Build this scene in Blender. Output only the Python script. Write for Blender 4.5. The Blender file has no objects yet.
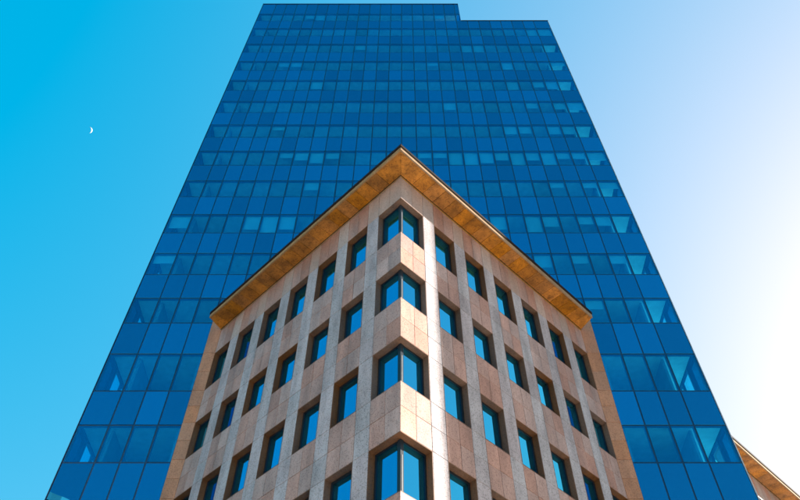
import bpy, bmesh, math, random
from mathutils import Vector, Matrix

# ------------------------------------------------------------------ camera, sky, sun, exposure
scene = bpy.context.scene
COL = scene.collection
random.seed(7)
CAMZ = 1.6                                   # eye height; heights below are measured from the eye
PITCH = math.atan(1.3)
cam_data = bpy.data.cameras.new('camera')
cam_data.sensor_width = 36.0
cam_data.lens = 36.0 * 728.0 / 800.0
cam_data.shift_x = -0.002
cam_data.clip_start = 0.1
cam_data.clip_end = 20000
camera = bpy.data.objects.new('camera', cam_data)
COL.objects.link(camera)
camera.location = (0, 0, CAMZ)
camera.rotation_euler = (math.pi / 2 + PITCH, 0, 0)
scene.camera = camera

SUN_AZ, SUN_EL = math.radians(59.2), math.radians(21.8)      # azimuth measured from +Y towards +X
SUN_DIR = Vector((math.sin(SUN_AZ) * math.cos(SUN_EL), math.cos(SUN_AZ) * math.cos(SUN_EL), math.sin(SUN_EL)))
world = bpy.data.worlds.new('World')
scene.world = world
world.use_nodes = True
wn = world.node_tree
wn.nodes.clear()
sky = wn.nodes.new('ShaderNodeTexSky')
sky.sky_type = 'NISHITA'
sky.sun_disc = False
sky.sun_elevation = SUN_EL
sky.sun_rotation = SUN_AZ
sky.altitude = 0
sky.air_density = 1.0
sky.dust_density = 2.7
sky.ozone_density = 1.5
hs = wn.nodes.new('ShaderNodeHueSaturation')
hs.inputs['Hue'].default_value = 0.4775
hs.inputs['Saturation'].default_value = 4.3
hs.inputs['Value'].default_value = 1.0
bg = wn.nodes.new('ShaderNodeBackground')
bg.inputs['Strength'].default_value = 0.091
wo = wn.nodes.new('ShaderNodeOutputWorld')
gm = wn.nodes.new('ShaderNodeGamma')
gm.inputs['Gamma'].default_value = 0.27
wn.links.new(sky.outputs['Color'], gm.inputs['Color'])
wn.links.new(gm.outputs['Color'], hs.inputs['Color'])
wn.links.new(hs.outputs['Color'], bg.inputs['Color'])
wn.links.new(bg.outputs['Background'], wo.inputs['Surface'])

sun_data = bpy.data.lights.new('sun', 'SUN')
sun_data.energy = 5.0
sun_data.angle = math.radians(0.5)
sun_data.color = (1.0, 0.93, 0.83)
sun = bpy.data.objects.new('sun', sun_data)
COL.objects.link(sun)
sun.location = (60, 40, 80)
sun.rotation_euler = SUN_DIR.to_track_quat('Z', 'Y').to_euler()

scene.view_settings.view_transform = 'Standard'
scene.view_settings.look = 'None'
scene.view_settings.exposure = 2.95
scene.view_settings.gamma = 1.0
scene.view_settings.use_curve_mapping = False
scene.render.engine = 'CYCLES'
scene.cycles.max_bounces = 8
scene.cycles.transparent_max_bounces = 16
scene.cycles.use_denoising = True

# ------------------------------------------------------------------ materials
def new_mat(name):
    m = bpy.data.materials.new(name)
    m.use_nodes = True
    nt = m.node_tree
    nt.nodes.clear()
    out = nt.nodes.new('ShaderNodeOutputMaterial')
    return m, nt, out

def N(nt, kind, **kw):
    n = nt.nodes.new(kind)
    for k, v in kw.items():
        if k in n.inputs:
            n.inputs[k].default_value = v
        else:
            setattr(n, k, v)
    return n

def rgb(c):
    return (c[0], c[1], c[2], 1.0)

def stone(name, c1, c2, fleck, scale=60.0, rough=0.55, vary=0.16, stain=0.25, bump=0.15, spec=0.35, drift=0.2):
    """speckled granite: fine crystals, slow clouding, one tone for each slab"""
    m, nt, out = new_mat(name)
    L = nt.links.new
    p = N(nt, 'ShaderNodeBsdfPrincipled', Roughness=rough)
    p.inputs['Specular IOR Level'].default_value = spec
    tc = N(nt, 'ShaderNodeTexCoord')
    geo = N(nt, 'ShaderNodeNewGeometry')
    n1 = N(nt, 'ShaderNodeTexNoise', Scale=scale, Detail=4.0, Roughness=0.75)
    n2 = N(nt, 'ShaderNodeTexNoise', Scale=1.3, Detail=4.0, Roughness=0.6)
    vo = N(nt, 'ShaderNodeTexVoronoi', Scale=scale * 0.55)
    for n in (n1, n2, vo):
        L(geo.outputs['Position'], n.inputs['Vector'])
    mp = N(nt, 'ShaderNodeMapping')
    mp.inputs['Scale'].default_value = (1.6, 1.6, 0.4)
    L(geo.outputs['Position'], mp.inputs['Vector'])
    L(mp.outputs['Vector'], n2.inputs['Vector'])
    r1 = N(nt, 'ShaderNodeValToRGB')
    r1.color_ramp.elements[0].position = 0.36
    r1.color_ramp.elements[0].color = rgb(c1)
    r1.color_ramp.elements[1].position = 0.62
    r1.color_ramp.elements[1].color = rgb(c2)
    L(n1.outputs['Fac'], r1.inputs['Fac'])
    sep = N(nt, 'ShaderNodeSeparateColor')
    L(vo.outputs['Color'], sep.inputs['Color'])
    gt = N(nt, 'ShaderNodeMath', operation='GREATER_THAN')
    gt.inputs[1].default_value = 0.80
    L(sep.outputs['Red'], gt.inputs[0])
    mx = N(nt, 'ShaderNodeMix', data_type='RGBA')
    mul0 = N(nt, 'ShaderNodeMath', operation='MULTIPLY')
    mul0.inputs[1].default_value = 0.55
    L(gt.outputs[0], mul0.inputs[0])
    L(mul0.outputs[0], mx.inputs['Factor'])
    L(r1.outputs['Color'], mx.inputs['A'])
    mx.inputs['B'].default_value = rgb(fleck)
    oi = N(nt, 'ShaderNodeObjectInfo')
    mr = N(nt, 'ShaderNodeMapRange')
    mr.inputs['To Min'].default_value = 1.0 - vary
    mr.inputs['To Max'].default_value = 1.0 + vary
    L(oi.outputs['Random'], mr.inputs['Value'])
    mr2 = N(nt, 'ShaderNodeMapRange')
    mr2.inputs['From Min'].default_value = 0.3
    mr2.inputs['From Max'].default_value = 0.7
    mr2.inputs['To Min'].default_value = 1.0 - stain
    mr2.inputs['To Max'].default_value = 1.0 + stain * 0.4
    L(n2.outputs['Fac'], mr2.inputs['Value'])
    mm = N(nt, 'ShaderNodeMath', operation='MULTIPLY')
    L(mr.outputs['Result'], mm.inputs[0])
    L(mr2.outputs['Result'], mm.inputs[1])
    hsn = N(nt, 'ShaderNodeHueSaturation')
    L(mx.outputs['Result'], hsn.inputs['Color'])
    L(mm.outputs[0], hsn.inputs['Value'])
    # a little hue drift from slab to slab
    wn_ = N(nt, 'ShaderNodeTexWhiteNoise', noise_dimensions='1D')
    L(oi.outputs['Random'], wn_.inputs['W'])
    mr3 = N(nt, 'ShaderNodeMapRange')
    mr3.inputs['To Min'].default_value = 1 - drift
    mr3.inputs['To Max'].default_value = 1 + drift
    L(wn_.outputs['Value'], mr3.inputs['Value'])
    L(mr3.outputs['Result'], hsn.inputs['Saturation'])
    L(hsn.outputs['Color'], p.inputs['Base Color'])
    b = N(nt, 'ShaderNodeBump', Strength=bump, Distance=0.004)
    L(n1.outputs['Fac'], b.inputs['Height'])
    L(b.outputs['Normal'], p.inputs['Normal'])
    L(p.outputs['BSDF'], out.inputs['Surface'])
    return m

def plain(name, c, rough=0.5, metal=0.0, spec=0.5, noise=0.12, scale=3.0):
    m, nt, out = new_mat(name)
    L = nt.links.new
    p = N(nt, 'ShaderNodeBsdfPrincipled', Roughness=rough, Metallic=metal)
    p.inputs['Specular IOR Level'].default_value = spec
    geo = N(nt, 'ShaderNodeNewGeometry')
    n1 = N(nt, 'ShaderNodeTexNoise', Scale=scale, Detail=5.0, Roughness=0.6)
    L(geo.outputs['Position'], n1.inputs['Vector'])
    mr = N(nt, 'ShaderNodeMapRange')
    mr.inputs['From Min'].default_value = 0.3
    mr.inputs['From Max'].default_value = 0.7
    mr.inputs['To Min'].default_value = 1 - noise
    mr.inputs['To Max'].default_value = 1 + noise
    L(n1.outputs['Fac'], mr.inputs['Value'])
    hsn = N(nt, 'ShaderNodeHueSaturation', Color=rgb(c))
    L(mr.outputs['Result'], hsn.inputs['Value'])
    L(hsn.outputs['Color'], p.inputs['Base Color'])
    L(p.outputs['BSDF'], out.inputs['Surface'])
    return m

def glass(name, refl, refl_fac, body, through=None, rough=0.01, vary=0.1, wave=0.0, top=1.0):
    """coated facade glass: a tinted mirror over either a dark body or a tinted see-through pane"""
    m, nt, out = new_mat(name)
    L = nt.links.new
    g = N(nt, 'ShaderNodeBsdfGlossy', Roughness=rough)
    oi = N(nt, 'ShaderNodeObjectInfo')
    mr = N(nt, 'ShaderNodeMapRange')
    mr.inputs['To Min'].default_value = 1 - vary
    mr.inputs['To Max'].default_value = 1 + vary
    L(oi.outputs['Random'], mr.inputs['Value'])
    hsn = N(nt, 'ShaderNodeHueSaturation', Color=rgb(refl))
    L(mr.outputs['Result'], hsn.inputs['Value'])
    L(hsn.outputs['Color'], g.inputs['Color'])
    geo = N(nt, 'ShaderNodeNewGeometry')
    if wave:
        nz = N(nt, 'ShaderNodeTexNoise', Scale=0.9, Detail=1.0)
        L(geo.outputs['Position'], nz.inputs['Vector'])
        b = N(nt, 'ShaderNodeBump', Strength=wave, Distance=0.02)
        L(nz.outputs['Fac'], b.inputs['Height'])
        L(b.outputs['Normal'], g.inputs['Normal'])
    if through:
        under = N(nt, 'ShaderNodeBsdfTransparent', Color=rgb(through))
    else:
        under = N(nt, 'ShaderNodeBsdfDiffuse', Color=rgb(body))
    fr0 = N(nt, 'ShaderNodeLayerWeight', Blend=0.5)
    fr = N(nt, 'ShaderNodeMath', operation='POWER')
    fr.inputs[1].default_value = 5.0
    L(fr0.outputs['Facing'], fr.inputs[0])
    ma = N(nt, 'ShaderNodeMapRange')
    ma.inputs['To Min'].default_value = refl_fac
    ma.inputs['To Max'].default_value = top
    L(fr.outputs[0], ma.inputs['Value'])
    mix = N(nt, 'ShaderNodeMixShader')
    L(ma.outputs['Result'], mix.inputs['Fac'])
    L(under.outputs[0], mix.inputs[1])
    L(g.outputs[0], mix.inputs[2])
    L(mix.outputs[0], out.inputs['Surface'])
    return m

M = {}
M['pilaster'] = stone('grey_granite', (0.30, 0.255, 0.255), (0.46, 0.395, 0.395), (0.16, 0.14, 0.14), vary=0.09, stain=0.32, rough=0.75, spec=0.15)
M['spandrel'] = stone('pink_granite', (0.31, 0.168, 0.128), (0.45, 0.262, 0.207), (0.17, 0.085, 0.06), vary=0.11, stain=0.32)
M['beige'] = stone('beige_granite', (0.33, 0.225, 0.185), (0.46, 0.33, 0.275), (0.2, 0.14, 0.11), vary=0.10, stain=0.2)
M['strip'] = stone('russet_granite', (0.36, 0.15, 0.08), (0.50, 0.235, 0.125), (0.20, 0.09, 0.05), vary=0.08, stain=0.25, drift=0.06)
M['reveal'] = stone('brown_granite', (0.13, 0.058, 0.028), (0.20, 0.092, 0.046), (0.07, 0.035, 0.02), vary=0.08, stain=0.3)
M['soffit'] = stone('rust_stone', (0.34, 0.112, 0.010), (0.50, 0.19, 0.024), (0.20, 0.065, 0.008), scale=34, vary=0.24, stain=0.5, rough=0.5, drift=0.05)
M['lip'] = stone('tan_stone', (0.29, 0.165, 0.075), (0.37, 0.22, 0.105), (0.22, 0.12, 0.05), vary=0.05, rough=0.95, spec=0.03)
M['joint'] = plain('dark_joint_mortar', (0.13, 0.09, 0.07), 0.9)
M['flash'] = plain('dark_roof_flashing', (0.022, 0.016, 0.013), 0.95, spec=0.05)
M['frame'] = plain('dark_window_frame', (0.006, 0.012, 0.018), 0.4, spec=0.3)
M['alu'] = plain('aluminium_and_sunlit_edge', (0.5, 0.49, 0.48), 0.35, metal=0.3)  # for metal sill strips and edges painted bright as if sunlit
M['mullion'] = plain('blue_black_mullion', (0.006, 0.022, 0.06), 0.4, spec=0.4)
M['winglass'] = glass('mirror_window_glass', (0.05, 0.61, 1.0), 0.60, (0.004, 0.02, 0.04), vary=0.05, wave=0.03)
M['towerwin'] = glass('tinted_tower_glass', (0.03, 0.52, 0.93), 0.18, (0, 0, 0), through=(0.40, 0.92, 1.0), top=0.30, vary=0.14, wave=0.03)
M['towerspan'] = glass('blue_spandrel_glass', (0.03, 0.50, 0.93), 0.38, (0.002, 0.032, 0.07), top=0.36, vary=0.16, wave=0.03)
M['slab'] = plain('office_ceiling', (0.52, 0.52, 0.52), 0.8)
M['core'] = plain('office_core_wall', (0.24, 0.25, 0.26), 0.8)
M['blind'] = plain('white_roller_blind', (0.46, 0.46, 0.45), 0.8, noise=0.05)
M['roof'] = plain('roof_membrane', (0.15, 0.15, 0.15), 0.9)
M['asphalt'] = plain('asphalt', (0.05, 0.05, 0.052), 0.9, scale=8)
M['paving'] = plain('pale_paving', (0.33, 0.31, 0.29), 0.85, scale=2)
M['moon'] = plain('moon_rock', (0.17, 0.20, 0.21), 0.9, noise=0.05)

# ------------------------------------------------------------------ mesh helpers
def mesh_from(name, verts, faces, mat):
    me = bpy.data.meshes.new(name)
    me.from_pydata(verts, [], faces)
    me.materials.append(mat)
    me.update()
    return me

class MB:
    def __init__(self):
        self.v, self.f = [], []
    def box(self, x0, x1, y0, y1, z0, z1, mtx=None):
        b = len(self.v)
        for p in ((x0, y0, z0), (x1, y0, z0), (x1, y1, z0), (x0, y1, z0), (x0, y0, z1), (x1, y0, z1), (x1, y1, z1), (x0, y1, z1)):
            self.v.append(tuple(mtx @ Vector(p)) if mtx else p)
        for q in ((0, 3, 2, 1), (4, 5, 6, 7), (0, 1, 5, 4), (1, 2, 6, 5), (2, 3, 7, 6), (3, 0, 4, 7)):
            self.f.append(tuple(b + i for i in q))
    def prism(self, pts, z0, z1):
        """pts counter-clockwise seen from above"""
        b, n = len(self.v), len(pts)
        self.v += [(p[0], p[1], z0) for p in pts] + [(p[0], p[1], z1) for p in pts]
        self.f.append(tuple(b + i for i in reversed(range(n))))
        self.f.append(tuple(b + n + i for i in range(n)))
        for i in range(n):
            j = (i + 1) % n
            self.f.append((b + i, b + j, b + n + j, b + n + i))
    def mesh(self, name, mat):
        return mesh_from(name, self.v, self.f, mat)
    def build(self, name, mat, parent=None, kind=None):
        return add(name, self.mesh(name, mat), parent, kind=kind)

def add(name, me, parent=None, loc=(0, 0, 0), rz=0.0, kind=None, rot=None):
    o = bpy.data.objects.new(name, me)
    COL.objects.link(o)
    o.location = loc
    o.rotation_euler = rot if rot else (0, 0, rz)
    if parent:
        o.parent = parent
    if kind:
        o['kind'] = kind
    return o

def thing(name, label, cat, loc=(0, 0, 0), group=None):
    o = add(name, None, None, loc)
    o['label'] = label
    o['category'] = cat
    if group:
        o['group'] = group
    return o

_cache = {}
def slab_mesh(w, d, h, mat, ch=0.006):
    """a dressed slab: front at y=0 facing -Y, body to y=d, centred in x and z, chamfered front edges"""
    key = (round(w, 3), round(d, 3), round(h, 3), mat.name, ch)
    if key in _cache:
        return _cache[key]
    a, b = w / 2, h / 2
    v = [(-a + ch, 0, -b + ch), (a - ch, 0, -b + ch), (a - ch, 0, b - ch), (-a + ch, 0, b - ch),
         (-a, ch, -b), (a, ch, -b), (a, ch, b), (-a, ch, b),
         (-a, d, -b), (a, d, -b), (a, d, b), (-a, d, b)]
    f = [(0, 1, 2, 3), (0, 4, 5, 1), (1, 5, 6, 2), (2, 6, 7, 3), (3, 7, 4, 0),
         (4, 8, 9, 5), (5, 9, 10, 6), (6, 10, 11, 7), (7, 11, 8, 4), (8, 11, 10, 9)]
    me = mesh_from(mat.name + '_slab', v, f, mat)
    _cache[key] = me
    return me

def slab_into(mb, w, d, h, mtx):
    mb.box(-w / 2, w / 2, 0, d, -h / 2, h / 2, mtx)

# ------------------------------------------------------------------ setting: ground, street, moon
g = MB(); g.box(-6000, 6000, -6000, 6000, -0.5, 0.0)
o = g.build('ground', M['asphalt']); o['kind'] = 'structure'
g = MB()
g.prism([(-70, -26), (70, -26), (70, 90), (-70, 90)], 0.004, 0.14)  # unseen plaza, widened to bounce ground light up to the undersides
o = g.build('pavement', M['paving']); o['kind'] = 'structure'

def face_frame(side):
    """origin at the corner of the stone block; x' runs along the face, y' into the block"""
    s = 1 if side == 'right' else -1
    e = Vector((s, 1, 0)).normalized()
    n = Vector((s, -1, 0)).normalized()
    return e, n

CX, CY = -0.03, 15.45                        # the corner of the stone block
def fpt(side, s, n, z, c=(CX, CY)):
    e, nn = face_frame(side)
    return Vector((c[0], c[1], CAMZ + z)) + e * s + nn * n
RZ = {'right': math.pi / 4, 'left': -math.pi / 4}      # local -Y turned to the outward normal

# ------------------------------------------------------------------ the stone block in front
SILLS = [21.17, 17.61, 14.04, 10.47, 6.90, 3.33, -0.24]
HEADS = [23.39, 19.43, 15.86, 12.29, 8.72, 5.15, 1.58]
SOF = 24.91                                  # soffit height
PITCHW, WINW, PIL = 1.79, 1.165, 0.625
C0 = 1.23                                    # half of the corner window, along each face
WIN0 = [C0 + PIL + PITCHW * i for i in range(6)]
ENDS = WIN0[-1] + WINW                       # end of the face where it meets the tower
DP = 0.30                                    # how deep the windows are set
GAP = 0.013

block = thing('stone_building', 'low pink and grey granite block with a sharp corner and gold eaves before the tower', 'building', (CX, CY, 0))
def child(name, me, parent, world_loc, rz=0.0, kind=None, rot=None):
    """parents are unrotated Empties or meshes: keep the world place"""
    o = bpy.data.objects.new(name, me)
    COL.objects.link(o)
    if parent is not None:
        o.parent = parent
        inv = parent_world(parent).inverted()
        mw = Matrix.Translation(Vector(world_loc)) @ (rot.to_matrix().to_4x4() if rot else Matrix.Rotation(rz, 4, 'Z'))
        o.matrix_local = inv @ mw
    if kind:
        o['kind'] = kind
    return o
_pw = {}
def parent_world(p):
    m = p.matrix_basis.copy()
    q = p.parent
    while q:
        m = q.matrix_basis @ m
        q = q.parent
    return m

# --- wall body behind the slabs
body = MB()
for side in ('right', 'left'):
    e, n = face_frame(side)
    mtx = Matrix.Translation((CX, CY, CAMZ)) @ Matrix.Rotation(RZ[side], 4, 'Z')
    sgn = 1 if side == 'right' else -1
    def bx(s0, s1, d0, d1, z0, z1):
        a, b = (s0, s1) if sgn > 0 else (-s1, -s0)
        body.box(a, b, d0, d1, z0, z1, mtx)
    tops = [SOF] + SILLS
    bots = HEADS + [-CAMZ + 0.14]
    for zt, zb in zip(tops, bots):
        bx(0.40, ENDS - 0.01, 0.062, 0.40, zb + 0.022, zt - 0.022)
    for zs, zh in zip(SILLS, HEADS):
        for i in range(6):
            bx(WIN0[i] - PIL + 0.022, WIN0[i] - 0.022, 0.062, 0.33, zs - 0.03, zh + 0.03)
# the corner post of the spandrels (mitred): a square prism behind both rows of slabs
for zt, zb in zip([SOF] + SILLS, HEADS + [-CAMZ + 0.14]):
    q = 0.062 * math.sqrt(2)
    w = 0.41 * math.sqrt(0.5)
    body.prism([(CX, CY + q), (CX + w + 0.02, CY + q + w + 0.02), (CX, CY + q + 2 * w + 0.04), (CX - w - 0.02, CY + q + w + 0.02)], CAMZ + zb + 0.0225, CAMZ + zt - 0.0225)
body_me = body.mesh('wall', M['joint'])
body_me.transform(Matrix.Translation((-CX, -CY, 0)))
add('wall', body_me, block)

TH = 0.058
def panel(name, side, s0, s1, z0, z1, mat, parent=block, mitre=False, jit=0.0025, kind_mb=None):
    w, h = s1 - s0 - GAP, z1 - z0 - GAP
    p = fpt(side, (s0 + s1) / 2, random.uniform(-jit, jit), (z0 + z1) / 2)
    if kind_mb is not None:
        slab_into(kind_mb, w, TH, h, Matrix.Translation(p) @ Matrix.Rotation(RZ[side], 4, 'Z'))
        return
    child(name, slab_mesh(w, TH, h, mat), parent, p, RZ[side])

def corner_panel(name, side, s1, z0, z1, mat, parent=block):
    """a slab whose inner edge is mitred at the building's corner"""
    s0, w, h = 0.0, s1 - GAP / 2, z1 - z0 - GAP
    sg = 1 if side == 'right' else -1
    key = ('cp', side, round(w, 3), round(h, 3), mat.name)
    if key not in _cache:
        pts = [(0.003, 0.0), (w, 0.0), (w, TH), (TH + 0.003, TH)]
        pts = [(sg * a, b) for a, b in pts]
        if sg < 0:
            pts = pts[::-1]
        mb = MB(); mb.prism(pts, -h / 2, h / 2)
        _cache[key] = mb.mesh(mat.name + '_corner_slab', mat)
    child(name, _cache[key], parent, fpt(side, 0, 0, (z0 + z1) / 2), RZ[side])

def spandrel_row(side, zb, zt, low=None):
    zm = (zb + zt) / 2
    for z0, z1 in ((zb, zm), (zm, zt)):
        if low is None:
            corner_panel('spandrel_slab', side, C0 / 2, z0, z1, M['spandrel'])
            panel('spandrel_slab', side, C0 / 2, C0, z0, z1, M['spandrel'])
        else:
            panel('', side, 0.065, C0, z0, z1, None, kind_mb=low[0])
        for i in range(6):
            panel('pilaster_slab', side, WIN0[i] - PIL, WIN0[i], z0, z1, M['pilaster'], kind_mb=low[1] if low else None)
            for k in range(2):
                panel('spandrel_slab', side, WIN0[i] + k * WINW / 2, WIN0[i] + (k + 1) * WINW / 2, z0, z1, M['spandrel'], kind_mb=low[0] if low else None)

low = (MB(), MB())
for side in ('right', 'left'):
    # band under the eaves
    zb, zt = HEADS[0], SOF
    corner_panel('lintel_slab', side, C0 / 2, zb, zt, M['spandrel_pale'] if 'spandrel_pale' in M else M['beige'])
    panel('lintel_slab', side, C0 / 2, C0, zb, zt, M['beige'])
    for i in range(6):
        panel('lintel_slab', side, WIN0[i] - PIL, WIN0[i], zb, zt, M['beige'])
        for k in range(2):
            panel('lintel_slab', side, WIN0[i] + k * WINW / 2, WIN0[i] + (k + 1) * WINW / 2, zb, zt, M['spandrel'])
    for r in range(len(SILLS)):
        near = r < 4
        zs = SILLS[r]
        zb = HEADS[r + 1] if r + 1 < len(HEADS) else -CAMZ + 0.14
        spandrel_row(side, zb, zs, None if near else low)
        for i in range(6):
            panel('pilaster_slab', side, WIN0[i] - PIL, WIN0[i], zs, HEADS[r], M['pilaster'], kind_mb=None if r < 5 else low[1])
for mb, mat, nm in ((low[0], M['spandrel'], 'lower_spandrel_slabs'), (low[1], M['pilaster'], 'lower_pilaster_slabs')):
    me = mb.mesh(nm, mat)
    me.transform(Matrix.Translation((-CX, -CY, 0)))
    add(nm, me, block, kind='stuff')

# --- windows
def frame_mesh(w, h, t=0.085, d=0.07):
    mb = MB()
    mb.box(0, t, 0, d, 0, h); mb.box(w - t, w, 0, d, 0, h)
    mb.box(t, w - t, 0, d, 0, t); mb.box(t, w - t, 0, d, h - t, h)
    return mb.mesh('window_frame', M['frame'])

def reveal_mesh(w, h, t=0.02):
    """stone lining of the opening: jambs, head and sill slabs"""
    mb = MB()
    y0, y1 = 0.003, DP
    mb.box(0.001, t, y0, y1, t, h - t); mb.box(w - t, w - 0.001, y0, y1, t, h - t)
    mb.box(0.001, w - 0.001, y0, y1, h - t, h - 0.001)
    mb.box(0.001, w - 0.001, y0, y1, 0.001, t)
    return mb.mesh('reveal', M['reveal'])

def window(side, s0, w, zs, zh, parent=block, c=(CX, CY)):
    h = zh - zs
    key = ('win', round(w, 3), round(h, 3))
    if key not in _cache:
        fw, fh = w - 0.04, h - 0.04
        pm = MB(); pm.box(0.08, fw - 0.08, 0.025, 0.045, 0.08, fh - 0.08)
        sm = MB(); sm.box(0.0, w, -0.012, DP, -0.0, 0.018)
        _cache[key] = (frame_mesh(fw, fh), pm.mesh('pane', M['winglass']), reveal_mesh(w, h), sm.mesh('sill', M['flashing']) )
    fm, pm, rm, sm = _cache[key]
    sa = s0 if side == 'right' else s0 + w
    o = fpt(side, sa, -DP + 0.07, zs + 0.02, c) + face_frame(side)[0] * (0.02 if side == 'right' else -0.02)
    fo = child('window', fm, parent, o, RZ[side])
    tilt = random.uniform(-0.004, 0.004)
    child('pane', pm, fo, o, RZ[side] + tilt)
    o2 = fpt(side, sa, 0, zs, c)
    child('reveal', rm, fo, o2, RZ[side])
    return fo
M['flashing'] = plain('sill_flashing', (0.30, 0.22, 0.17), 0.5)
for side in ('right', 'left'):
    for r in range(6):
        for i in range(6):
            window(side, WIN0[i], WINW, SILLS[r], HEADS[r])

# --- corner windows: glass on both faces, a post at the corner
q = DP * math.sqrt(2)
for r in range(6):
    zs, zh = SILLS[r], HEADS[r]
    h = zh - zs
    base = Vector((CX, CY, CAMZ + zs))
    key = ('cw', round(h, 3))
    if key not in _cache:
        fr, rv, pr, pl, po, tr, si = MB(), MB(), MB(), MB(), MB(), MB(), MB()
        for sg, pane in ((1, pr), (-1, pl)):
            mtx = Matrix.Rotation(sg * math.pi / 4, 4, 'Z')
            def bx(mb, s0, s1, d0, d1, z0, z1):
                a, b = (s0, s1) if sg > 0 else (-s1, -s0)
                mb.box(a, b, d0, d1, z0, z1, mtx)
            # stone lining: jamb, and mitred head and floor
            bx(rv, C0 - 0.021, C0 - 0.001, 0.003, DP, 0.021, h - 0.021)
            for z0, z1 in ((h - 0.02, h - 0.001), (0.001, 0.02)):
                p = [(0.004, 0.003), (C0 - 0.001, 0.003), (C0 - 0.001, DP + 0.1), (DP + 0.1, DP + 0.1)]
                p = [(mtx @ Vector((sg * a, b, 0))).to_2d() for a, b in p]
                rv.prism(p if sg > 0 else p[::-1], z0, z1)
            bx(fr, C0 - 0.076, C0 - 0.021, DP - 0.07, DP, 0.021, h - 0.021)
            bx(fr, DP + 0.06, C0 - 0.076, DP - 0.07, DP, h - 0.08, h - 0.021)
            bx(fr, DP + 0.06, C0 - 0.076, DP - 0.07, DP, 0.021, 0.055)
            bx(pane, DP + 0.03, C0 - 0.074, DP - 0.04, DP - 0.02, 0.053, h - 0.078)
        qq = (DP - 0.085) * math.sqrt(2)
        po.prism([(0, qq), (0.085, qq + 0.085), (0, qq + 0.17), (-0.085, qq + 0.085)], 0.021, h - 0.021)
        # pale strip paints in the post's sunlit right edge; metal strip along the sill
        mt = Matrix.Rotation(math.pi / 4, 4, 'Z')
        tr.box(DP - 0.034, DP - 0.020, DP - 0.093, DP - 0.086, 0.03, h - 0.5, mt)
        si.box(DP - 0.0, C0 - 0.03, 0.05, 0.08, 0.0205, 0.032, mt)
        _cache[key] = (fr.mesh('window_frame', M['frame']), rv.mesh('reveal', M['reveal']), pr.mesh('pane', M['winglass']), pl.mesh('pane', M['winglass']),
                       po.mesh('corner_post', M['frame']), tr.mesh('sunlit_edge_strip', M['alu']), si.mesh('sill_strip', M['alu']))
    fr, rv, pr, pl, po, tr, si = _cache[key]
    fo = child('corner_window', fr, block, base)
    for nm, me in (('reveal', rv), ('pane', pr), ('pane', pl), ('corner_post', po), ('sunlit_edge_strip', tr), ('sill_strip', si)):
        child(nm, me, fo, base)

# --- flank strips beside the tower, facing the street
STRIP_Y = 23.905
XE = CX + ENDS / math.sqrt(2)
for sg in (1, -1):
    x0, x1 = (XE - 0.002, 9.02) if sg > 0 else (-9.02, CX - ENDS / math.sqrt(2) + 0.002)
    zl = [SOF + 0.72]
    for zs, zh in zip(SILLS, HEADS):
        zl += [zh, (zs + zh) / 2, zs]
        nx = HEADS[SILLS.index(zs) + 1] if zs > 0 else -CAMZ + 0.14
        zl.append((zs + nx) / 2)
    zl.append(-CAMZ + 0.14)
    mb = MB(); mb.box(x0 + 0.02 - CX, x1 - 0.02 - CX, STRIP_Y + 0.05 - CY, STRIP_Y + 0.6 - CY, 0.14, CAMZ + SOF + 0.70)
    mb.build('flank_pier', M['joint'], block)
    for zt, zb in zip(zl, zl[1:]):
        child('flank_slab', slab_mesh(x1 - x0, 0.045, zt - zb - GAP, M['strip']), block, ((x0 + x1) / 2, STRIP_Y + random.uniform(-.002, .002), CAMZ + (zt + zb) / 2))

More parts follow.
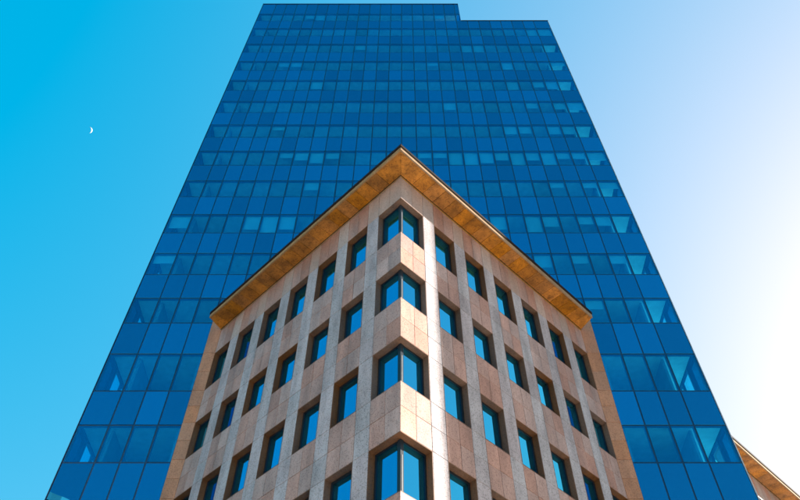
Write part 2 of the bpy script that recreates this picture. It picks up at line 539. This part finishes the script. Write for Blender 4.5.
# --- eaves: soffit stones, tan lip, dark flashing, roof
OV = 0.87
def eaves(parent, side, s_from, s_to, c, mitre, end_x=None, step=PITCHW / 3, name_group=None):
    e, n = face_frame(side)
    sg = 1 if side == 'right' else -1
    rz = RZ[side]
    mtx0 = Matrix.Translation((c[0], c[1], CAMZ)) @ Matrix.Rotation(rz, 4, 'Z')
    k0, k1 = s_from, s_to
    ns = int(round((k1 - k0) / step))
    def clip(p, fn):
        out = []
        for i in range(len(p)):
            a_, b_ = p[i], p[(i + 1) % len(p)]
            fa, fb = fn(a_), fn(b_)
            if fa <= 0: out.append(a_)
            if (fa < 0 < fb) or (fb < 0 < fa):
                t = fa / (fa - fb)
                out.append((a_[0] + t * (b_[0] - a_[0]), a_[1] + t * (b_[1] - a_[1])))
        return out
    def clip_end(p):
        """the eaves stop at the tower's face and, beside it, level with the flank"""
        p = clip(p, lambda q_: q_[0] - q_[1] - end_x - 0.80)
        return clip(p, lambda q_: q_[0] - 0.32 * q_[1] - end_x + 0.02)
    # soffit stones in local coordinates (s along, d = -out)
    for i in range(ns):
        a, b = k0 + i * step + 0.007, k0 + (i + 1) * step - 0.007
        p = [(a, -OV + 0.05), (b, -OV + 0.05), (b, -0.035), (a, -0.035)]
        if mitre and i == 0:
            p = [(-OV + 0.06, -OV + 0.05), (b, -OV + 0.05), (b, -0.035), (-0.028, -0.035)]
        if end_x is not None:
            p = clip_end(p)
            if len(p) < 3:
                continue
        cs = sum(q_[0] for q_ in p) / len(p)
        loc = mtx0 @ Vector((sg * cs, 0, SOF + random.uniform(0.0, 0.004)))
        pts = [(sg * (s - cs), d) for s, d in p]
        if sg < 0:
            pts = pts[::-1]
        key = ('sof', side, tuple((round(x, 3), round(y, 3)) for x, y in pts))
        if key not in _cache:
            mb = MB(); mb.prism(pts, 0.0, 0.05)
            _cache[key] = mb.mesh('soffit_stone', M['soffit'])
        child('soffit_stone', _cache[key], parent, loc, rz)
    def run(name, d0, d1, z0, z1, mat, e0, e1):
        """a long moulding between depths d0<d1 (negative = outwards), mitred at the corner"""
        m0 = (d0 if mitre else k0, d1 if mitre else k0)
        pts = [(m0[0], d0), (e0, d0), (e1, d1), (m0[1], d1)]
        if end_x is not None and d1 - d0 > 0.5:
            pts = clip_end([(m0[0], d0), (end_x + 2, d0), (end_x + 2, d1), (m0[1], d1)])
        pts = [(sg * s, d) for s, d in pts]
        if sg < 0:
            pts = pts[::-1]
        mb = MB(); mb.prism(pts, z0, z1)
        me = mb.mesh(name, mat)
        child(name, me, parent, mtx0 @ Vector((0, 0, 0)), rz)
    def en(d):
        return min(end_x + 0.80 + d, end_x - 0.02 + 0.32 * d) if end_x is not None else k1
    run('eaves_lip', -OV - 0.02, -OV + 0.045, SOF - 0.03, SOF + 0.16, M['lip'], en(-OV - 0.02), en(-OV + 0.045))
    run('roof_flashing', -OV - 0.06, -OV + 0.10, SOF + 0.163, SOF + 0.31, M['flash'], en(-OV - 0.06), en(-OV + 0.10))
    run('wall_moulding', -0.034, 0.02, SOF - 0.055, SOF + 0.02, M['lip'], en(-0.034), en(0.02))
    run('wall_moulding', -0.055, -0.034, SOF - 0.018, SOF + 0.02, M['flash'], en(-0.055), en(-0.034))
    run('cornice_core', -OV + 0.047, 0.03, SOF + 0.056, SOF + 0.161, M['flash'], en(-OV + 0.047), en(0.03))

eaves(block, 'right', 0.0, ENDS + PITCHW, (CX, CY), True, end_x=ENDS + 0.03)
eaves(block, 'left', 0.0, ENDS + PITCHW, (CX, CY), True, end_x=ENDS + 0.03)
mb = MB(); w = (ENDS - 0.1) / math.sqrt(2)
mb.prism([(0, 0.3), (w, 0.3 + w), (-w, 0.3 + w)], CAMZ + SOF + 0.17, CAMZ + SOF + 0.30)
mb.build('roof', M['roof'], block)

# ------------------------------------------------------------------ the glass tower
TY, TX0, TX1, TD = 23.93, -13.28, 13.32, 26.0
STEPX = 5.38
tower = thing('glass_tower', 'tall blue glass office tower with a stepped flat top', 'tower', (0, TY, 0))
TS = [25.40 + 3.636 * k for k in range(12)]           # window sills going up
TH_ = [s + 1.79 for s in TS]
rows = []                                              # (z0, z1, kind)
for zs, zh in ((-0.3, 1.55), (3.3, 5.15), (6.9, 8.7), (10.25, 12.05), (13.85, 15.66), (17.48, 19.31), (21.15, 23.36)):
    rows.append((zs, zh, 'w'))
for zs, zh in zip(TS, TH_):
    rows.append((zs, zh, 'w'))
TOP, TOPR = 69.85, TS[11] + 0.0
allrows = []
prev = -CAMZ + 0.14
for zs, zh, k in rows:
    allrows.append((prev, zs, 's'))
    allrows.append((zs, zh, 'w'))
    prev = zh
allrows.append((prev, TOP, 's'))
cols = [TX0] + [float(k) for k in range(-12, 13)] + [TX1]
G = 0.062
CT, ST = math.cos(PITCH), math.sin(PITCH)
def project(x, y, z):
    d = y * CT + z * ST
    return 401.6 + 728 * x / d, 250 - 728 * (z * CT - y * ST) / d
def hidden(x0, x1, z0, z1):
    """behind the stone block or under the frame?"""
    pts = [project(x, TY, z) for x in (x0, x1) for z in (z0, z1)]
    def inside(p):
        u, v = p
        if v > 506: return True
        if u < 401: return v > 150 + (400 - u) * 0.904 and u > 214 - (v - 330) * 0.30
        return v > 150 + (u - 400) * 0.897 and u < 592 + (v - 330) * 0.30
    return all(inside(p) for p in pts)
# panes seen brighter in the photograph: column, row, how far down a pale blind is drawn
BRIGHT = {}
def mark(y, xs, f):
    for x in xs:
        best = None
        for ri, (z0, z1, k) in enumerate(allrows):
            if k != 'w': continue
            for ci in range(26):
                px, py = project((cols[ci] + cols[ci + 1]) / 2, TY, (z0 + z1) / 2)
                dd = (px - x) ** 2 + (py - y) ** 2
                if best is None or dd < best[0]:
                    best = (dd, ri, ci)
        BRIGHT[best[1:]] = f
mark(157, (287, 301, 332, 425, 441, 502, 534, 566, 581, 597), 0.45)
mark(157, (317, 457, 472, 487, 518, 550), 0.95)
mark(223, (252, 270, 287, 499, 534), 0.95)
mark(223, (180, 552, 587, 606), 0.55)
mark(188, (303, 592, 610, 560), 0.4)
mark(131, (505, 522, 553, 570), 0.6)
mark(131, (280,), 0.35)
mark(107, (445, 530, 556, 572), 0.6)
mark(85, (318, 513, 545, 558), 0.7)
mark(66, (508,), 0.95)
mark(66, (280, 300, 430, 558), 0.4)
mark(48, (467, 478), 0.9)
mark(48, (361,), 0.5)
mark(32, (531, 543), 0.9)
mark(17, (312, 321, 443), 0.6)
mark(264, (139, 545, 590, 615), 0.5)
mark(310, (600, 570), 0.35)

pane_jobs = {'w': [], 's': []}
for ri, (z0, z1, k) in enumerate(allrows):
    for ci in range(26):
        x0, x1 = cols[ci], cols[ci + 1]
        if z0 >= TOPR - 0.01:
            if x0 >= STEPX: continue
            x1 = min(x1, STEPX)
            if cols[ci] == 5.0: pass
        if z1 < 25.5 and -8.9 < (x0 + x1) / 2 < 8.9:
            continue
        a = project(x0, TY, z0); b = project(x1, TY, z1)
        hid = hidden(x0, x1, z0, z1)
        area = 0 if hid else abs((b[0] - a[0]) * (b[1] - a[1]))
        pane_jobs[k].append((area, x0, x1, z0, z1, ri, ci))
PM = {'w': M['towerwin'], 's': M['towerspan']}
PN = {'w': 'window_pane', 's': 'spandrel_panel'}
rest = {'w': MB(), 's': MB()}
n_rest = {'w': 0, 's': 0}
for k in 'ws':
    jobs = sorted(pane_jobs[k], key=lambda j: -j[0])
    for idx, (area, x0, x1, z0, z1, ri, ci) in enumerate(jobs):
        w, h = x1 - x0 - G, z1 - z0 - G
        d = 0.022 if k == 'w' else 0.03
        cx, cz = (x0 + x1) / 2, CAMZ + (z0 + z1) / 2
        if idx < 298 and area > 0:
            rot = Matrix.Rotation(random.gauss(0, 0.0022), 3, 'Z') @ Matrix.Rotation(random.gauss(0, 0.0022), 3, 'X')
            child(PN[k], slab_mesh(w, d, h, PM[k], 0.003), tower, (cx, TY + random.uniform(-0.001, 0.001), cz), rot=rot.to_euler())
        else:
            rest[k].box(cx - w / 2, cx + w / 2, 0, d, cz - h / 2, cz + h / 2)
            n_rest[k] += 1
# the other three sides, glazed the same way
for (ax, sgn) in (('x', 1), ('x', -1), ('y', 1)):
    nn = 26
    for ri, (z0, z1, k) in enumerate(allrows):
        for ci in range(nn):
            h = z1 - z0 - G
            cz = CAMZ + (z0 + z1) / 2
            d = 0.022 if k == 'w' else 0.03
            if ax == 'x':
                if sgn > 0 and z0 >= TOPR - 0.01: continue
                a, b = ci * TD / nn + G / 2, (ci + 1) * TD / nn - G / 2
                xx = TX1 if sgn > 0 else TX0
                kk_ = 's' if ci == 0 else k          # made solid beside the corner to stop sun leaking through
                rest[kk_].box(xx - d if sgn > 0 else xx, xx if sgn > 0 else xx + d, a, b, cz - h / 2, cz + h / 2)
            else:
                a, b = cols[ci] + G / 2, cols[ci + 1] - G / 2
                if z0 >= TOPR - 0.01:
                    if a >= STEPX: continue
                    b = min(b, STEPX - 0.1)
                rest[k].box(a, b, TD - d, TD, cz - h / 2, cz + h / 2)
rest['w'].build('other_window_panes', M['towerwin'], tower, kind='stuff')
rest['s'].build('other_spandrel_panels', M['towerspan'], tower, kind='stuff')

# mullions and transoms of the street front, set just behind the glass
def in_podium(x): return abs(x) < 8.95
for i, x in enumerate(cols):
    zb = 25.36 if in_podium(x) else -CAMZ + 0.14
    zt = TOP if x < STEPX else TOPR
    xx = min(max(x, TX0 + 0.05), TX1 - 0.05)
    mb = MB(); mb.box(-0.045, 0.045, 0.012, 0.14, CAMZ + zb, CAMZ + zt)
    me = mb.mesh('mullion', M['mullion'])
    child('mullion', me, tower, (xx, TY, 0))
for ri, (z0, z1, k) in enumerate(allrows):
    if ri == 0: continue
    if z0 < 25.0:
        runs = [(TX0 + 0.1, -9.05), (9.05, TX1 - 0.1)]
    else:
        runs = [(TX0 + 0.1, (STEPX if z0 > TOPR + 0.5 else TX1 - 0.1))]
    for a, b in runs:
        mb = MB(); mb.box(a, b, 0.0125, 0.13, -0.042, 0.042)
        child('transom', mb.mesh('transom', M['mullion']), tower, (0, TY, CAMZ + z0))
# side mullions and transoms as one joined part
mb = MB()
for xx, zt, s in ((TX1, TOPR, -1), (TX0, TOP, 1)):
    for ci in range(1, 27):
        y = ci * TD / 26
        mb.box(min(xx + s * 0.012, xx + s * 0.14), max(xx + s * 0.012, xx + s * 0.14), y - 0.045, y + 0.045, CAMZ + -CAMZ + 0.14, CAMZ + zt)
    for (z0, z1, k) in allrows[1:]:
        if z0 > zt: continue
        mb.box(min(xx + s * 0.0125, xx + s * 0.13), max(xx + s * 0.0125, xx + s * 0.13), 0.15, TD - 0.15, CAMZ + z0 - 0.042, CAMZ + z0 + 0.042)
mb.build('side_glazing_bars', M['mullion'], tower)
# pale edge paints in sunlight on the right corner; dark edge on the other
mb = MB(); mb.box(TX1 + 0.001, TX1 + 0.03, -0.012, 0.10, 0.14, CAMZ + TOPR)
mb.build('corner_trim', M['alu'], tower)
mb = MB(); mb.box(TX0 - 0.03, TX0 - 0.001, -0.012, 0.10, 0.14, CAMZ + TOP)
mb.build('corner_trim', M['mullion'], tower)

# partitions added beside the end bays to stop sun leaking through
for sg in (1, -1):
    mb = MB(); mb.box(sg * 11.93 - 0.05, sg * 11.93 + 0.05, 0.35, 20.0, 0.3, CAMZ + TOPR - 0.3)
    mb.build('light_stop_partition', M['core'], tower)
# walls added to close off the stone block and stop stray light
for sg in (1, -1):
    mb = MB(); mb.box(sg * 9.12 - 0.06, sg * 9.12 + 0.06, 0.15, 20.0, 0.2, CAMZ + 25.3)
    mb.build('light_stop_wall', M['core'], tower)
# floors and ceilings, core, roof
for ri, (z0, z1, k) in enumerate(allrows):
    if k != 's': continue
    y0 = 0.16 if z0 > 23 else 1.4
    mb = MB()
    if z0 > 64.9:
        pass
    xr = STEPX - 0.2 if z0 > TOPR + 0.5 else TX1 - 0.16
    mb.box(TX0 + 0.16, xr, y0, TD - 0.16, CAMZ + z0 + 0.02, CAMZ + z1 - 0.12)
    if y0 > 1:
        for a, b in ((TX0 + 0.16, -9.2), (9.2, TX1 - 0.16)):
            mb.box(a, b, 0.16, y0 - 0.001, CAMZ + z0 + 0.02, CAMZ + z1 - 0.12)
    mb.build('floor_slab', M['slab'], tower)
mb = MB(); mb.box(-8.5, 4.8, 3.2, 20.0, 0.3, CAMZ + TOP - 0.3); mb.box(4.81, 8.5, 3.2, 20.0, 0.3, CAMZ + TOPR - 0.3)
mb.build('service_core', M['core'], tower)
# coping along the roof edges, with the step
mb = MB()
mb.box(TX0 - 0.04, STEPX + 0.03, -0.04, 0.3, CAMZ + TOP + 0.002, CAMZ + TOP + 0.07)
mb.build('coping', M['mullion'], tower)
mb = MB()
mb.box(STEPX + 0.04, TX1 + 0.04, -0.04, 0.3, CAMZ + TOPR + 0.002, CAMZ + TOPR + 0.07)
mb.build('coping', M['mullion'], tower)
mb = MB(); mb.box(STEPX + 0.005, STEPX + 0.03, 0.0, TD, CAMZ + TOPR + 0.08, CAMZ + TOP)
mb.build('step_wall', M['towerspan'], tower)
# pale blinds and ceiling bands behind some panes
for (ri, ci), f in BRIGHT.items():
    z0, z1, k = allrows[ri]
    x0, x1 = cols[ci] + 0.07, cols[ci + 1] - 0.07
    h = (z1 - z0 - 0.1) * min(0.97, f * random.choice((0.75, 0.9, 1.0, 1.15)))
    key = ('blind', round(x1 - x0, 2), round(h, 2))
    if key not in _cache:
        mb = MB(); mb.box(-(x1 - x0) / 2, (x1 - x0) / 2, 0, 0.012, -h, 0)
        mb.box(-(x1 - x0) / 2, (x1 - x0) / 2, -0.005, 0.017, -h - 0.02, -h - 0.0005)
        _cache[key] = mb.mesh('blind', M['blind'])
    child('blind', _cache[key], tower, ((x0 + x1) / 2, TY + 0.15, CAMZ + z1 - 0.045))

# ------------------------------------------------------------------ stone wing behind the tower on the right
WX = TX1 + 0.06
WS0 = (WX - CX) * math.sqrt(2)
WS1 = WS0 + 45
wc = (CX, CY)
wing = thing('stone_building', 'granite wing with gold eaves rising behind the right edge of the tower', 'building', (WX, CY + WX - CX, 0))
e, n = face_frame('right')
first = math.ceil((WS0 - WIN0[0]) / PITCHW)
mb = MB()
pA = fpt('right', WS0, -0.34, 0); pB = fpt('right', WS1, -0.34, 0)
mb.prism([(WX, pA.y + 0.32), (pB.x, pB.y), (pB.x - 18, pB.y + 18), (WX, pB.y + 18)], 0.15, CAMZ + SOF - 0.03)
me = mb.mesh('wall', M['joint']); me.transform(Matrix.Translation((-WX, -(CY + WX - CX), 0))); add('wall', me, wing)
k = first - 1
nwin = 0
while WIN0[0] + k * PITCHW + PITCHW < WS1:
    s0 = WIN0[0] + k * PITCHW
    for r in range(6):
        zt = SOF if r == 0 else SILLS[r - 1]
        zb = HEADS[r]
        spots = []
        a, b = max(s0 - PIL, WS0 + 0.02), s0
        if b - a > 0.1:
            if r == 0:
                spots.append(('lintel_slab', a, b, zb, zt, M['beige']))
            else:
                spots += [('pilaster_slab', a, b, zb, (zb + zt) / 2, M['pilaster']), ('pilaster_slab', a, b, (zb + zt) / 2, zt, M['pilaster'])]
            spots.append(('pilaster_slab', a, b, SILLS[r], HEADS[r], M['pilaster']))
        for kk in range(2):
            a, b = max(s0 + kk * WINW / 2, WS0 + 0.02), s0 + (kk + 1) * WINW / 2
            if b - a > 0.1:
                if r == 0:
                    spots.append(('lintel_slab', a, b, zb, zt, M['spandrel']))
                else:
                    spots += [('spandrel_slab', a, b, zb, (zb + zt) / 2, M['spandrel']), ('spandrel_slab', a, b, (zb + zt) / 2, zt, M['spandrel'])]
        for nm, a, b, z0, z1, mat in spots:
            child(nm, slab_mesh(b - a - GAP, 0.34, z1 - z0 - GAP, mat), wing, fpt('right', (a + b) / 2, 0, (z0 + z1) / 2), RZ['right'])
        if s0 > WS0 + 0.05:
            window('right', s0, WINW, SILLS[r], HEADS[r], wing)
    k += 1
    if k - first > 9: break
eaves(wing, 'right', WS0 + 0.02, WS0 + 0.02 + PITCHW / 3 * 40, (CX, CY), False)
mb = MB()
mb.prism([(0.1, 0.3), (30, 30.2), (14, 46), (0.1, 46)], CAMZ + SOF + 0.17, CAMZ + SOF + 0.30)
mb.build('roof', M['roof'], wing)

# ------------------------------------------------------------------ office block across the square, seen mirrored in the glass
opp = thing('office_building', 'beige office block with a rounded corner, mirrored in the lowest left pane of the tower', 'building', (-45, -22, 0))
foot = [(-33.9, -40), (-33.9, -18.9), (-34.15, -17.9), (-34.8, -17.2), (-35.6, -16.6), (-55, -1.5), (-75, -25), (-60, -45)]
foot = [(x + 45, y + 22) for x, y in foot]
def grow(k):
    return [(x * k, y * k) for x, y in foot]
mb = MB(); mb.prism(foot, 0.0, CAMZ + 43.2)
mb.build('wall', M['beige'], opp)
mb = MB(); mb.prism(grow(1.015), CAMZ + 43.2, CAMZ + 44.0)
mb.build('cornice', M['frame'], opp)
for i in range(12):
    mb = MB(); mb.prism(grow(1.002), 3.0 + 3.5 * i, 4.7 + 3.5 * i)
    mb.build('window_band', M['winglass'], opp)

# ------------------------------------------------------------------ the moon: only its sunlit crescent is modelled, far off
md = Vector((-0.3901, 0.4352, 0.8114)).normalized()
R0 = 4000.0
mpos = Vector((0, 0, CAMZ)) + md * R0
nv = -md
rv_ = md.cross(Vector((0, 0, 1))).normalized()
uv = rv_.cross(md).normalized()
roll = math.radians(30)
rr = rv_ * math.cos(roll) + uv * math.sin(roll)
uu = uv * math.cos(roll) - rv_ * math.sin(roll)
RM = 0.0040 * R0
v, f = [], []
nb, nl = 24, 8
for shell in (1.0, 0.97):
    for i in range(nb + 1):
        be = math.radians(-76 + 152 * i / nb)
        for j in range(nl + 1):
            la = math.radians(42 + 54 * j / nl)
            v.append(tuple((rr * math.sin(la) * math.cos(be) + uu * math.sin(be) + nv * math.cos(la) * math.cos(be)) * RM * shell))
W_ = nl + 1
off = (nb + 1) * W_
for i in range(nb):
    for j in range(nl):
        a = i * W_ + j
        f.append((a, a + 1, a + W_ + 1, a + W_))
        f.append((off + a, off + a + W_, off + a + W_ + 1, off + a + 1))
moon = add('moon', mesh_from('moon', v, f, M['moon']), None, mpos)
moon['label'] = 'small pale crescent moon in the blue sky left of the tower'
moon['category'] = 'moon'
print('rest', n_rest, {k: sum(1 for j in pane_jobs[k] if j[0] > 0) for k in 'ws'})
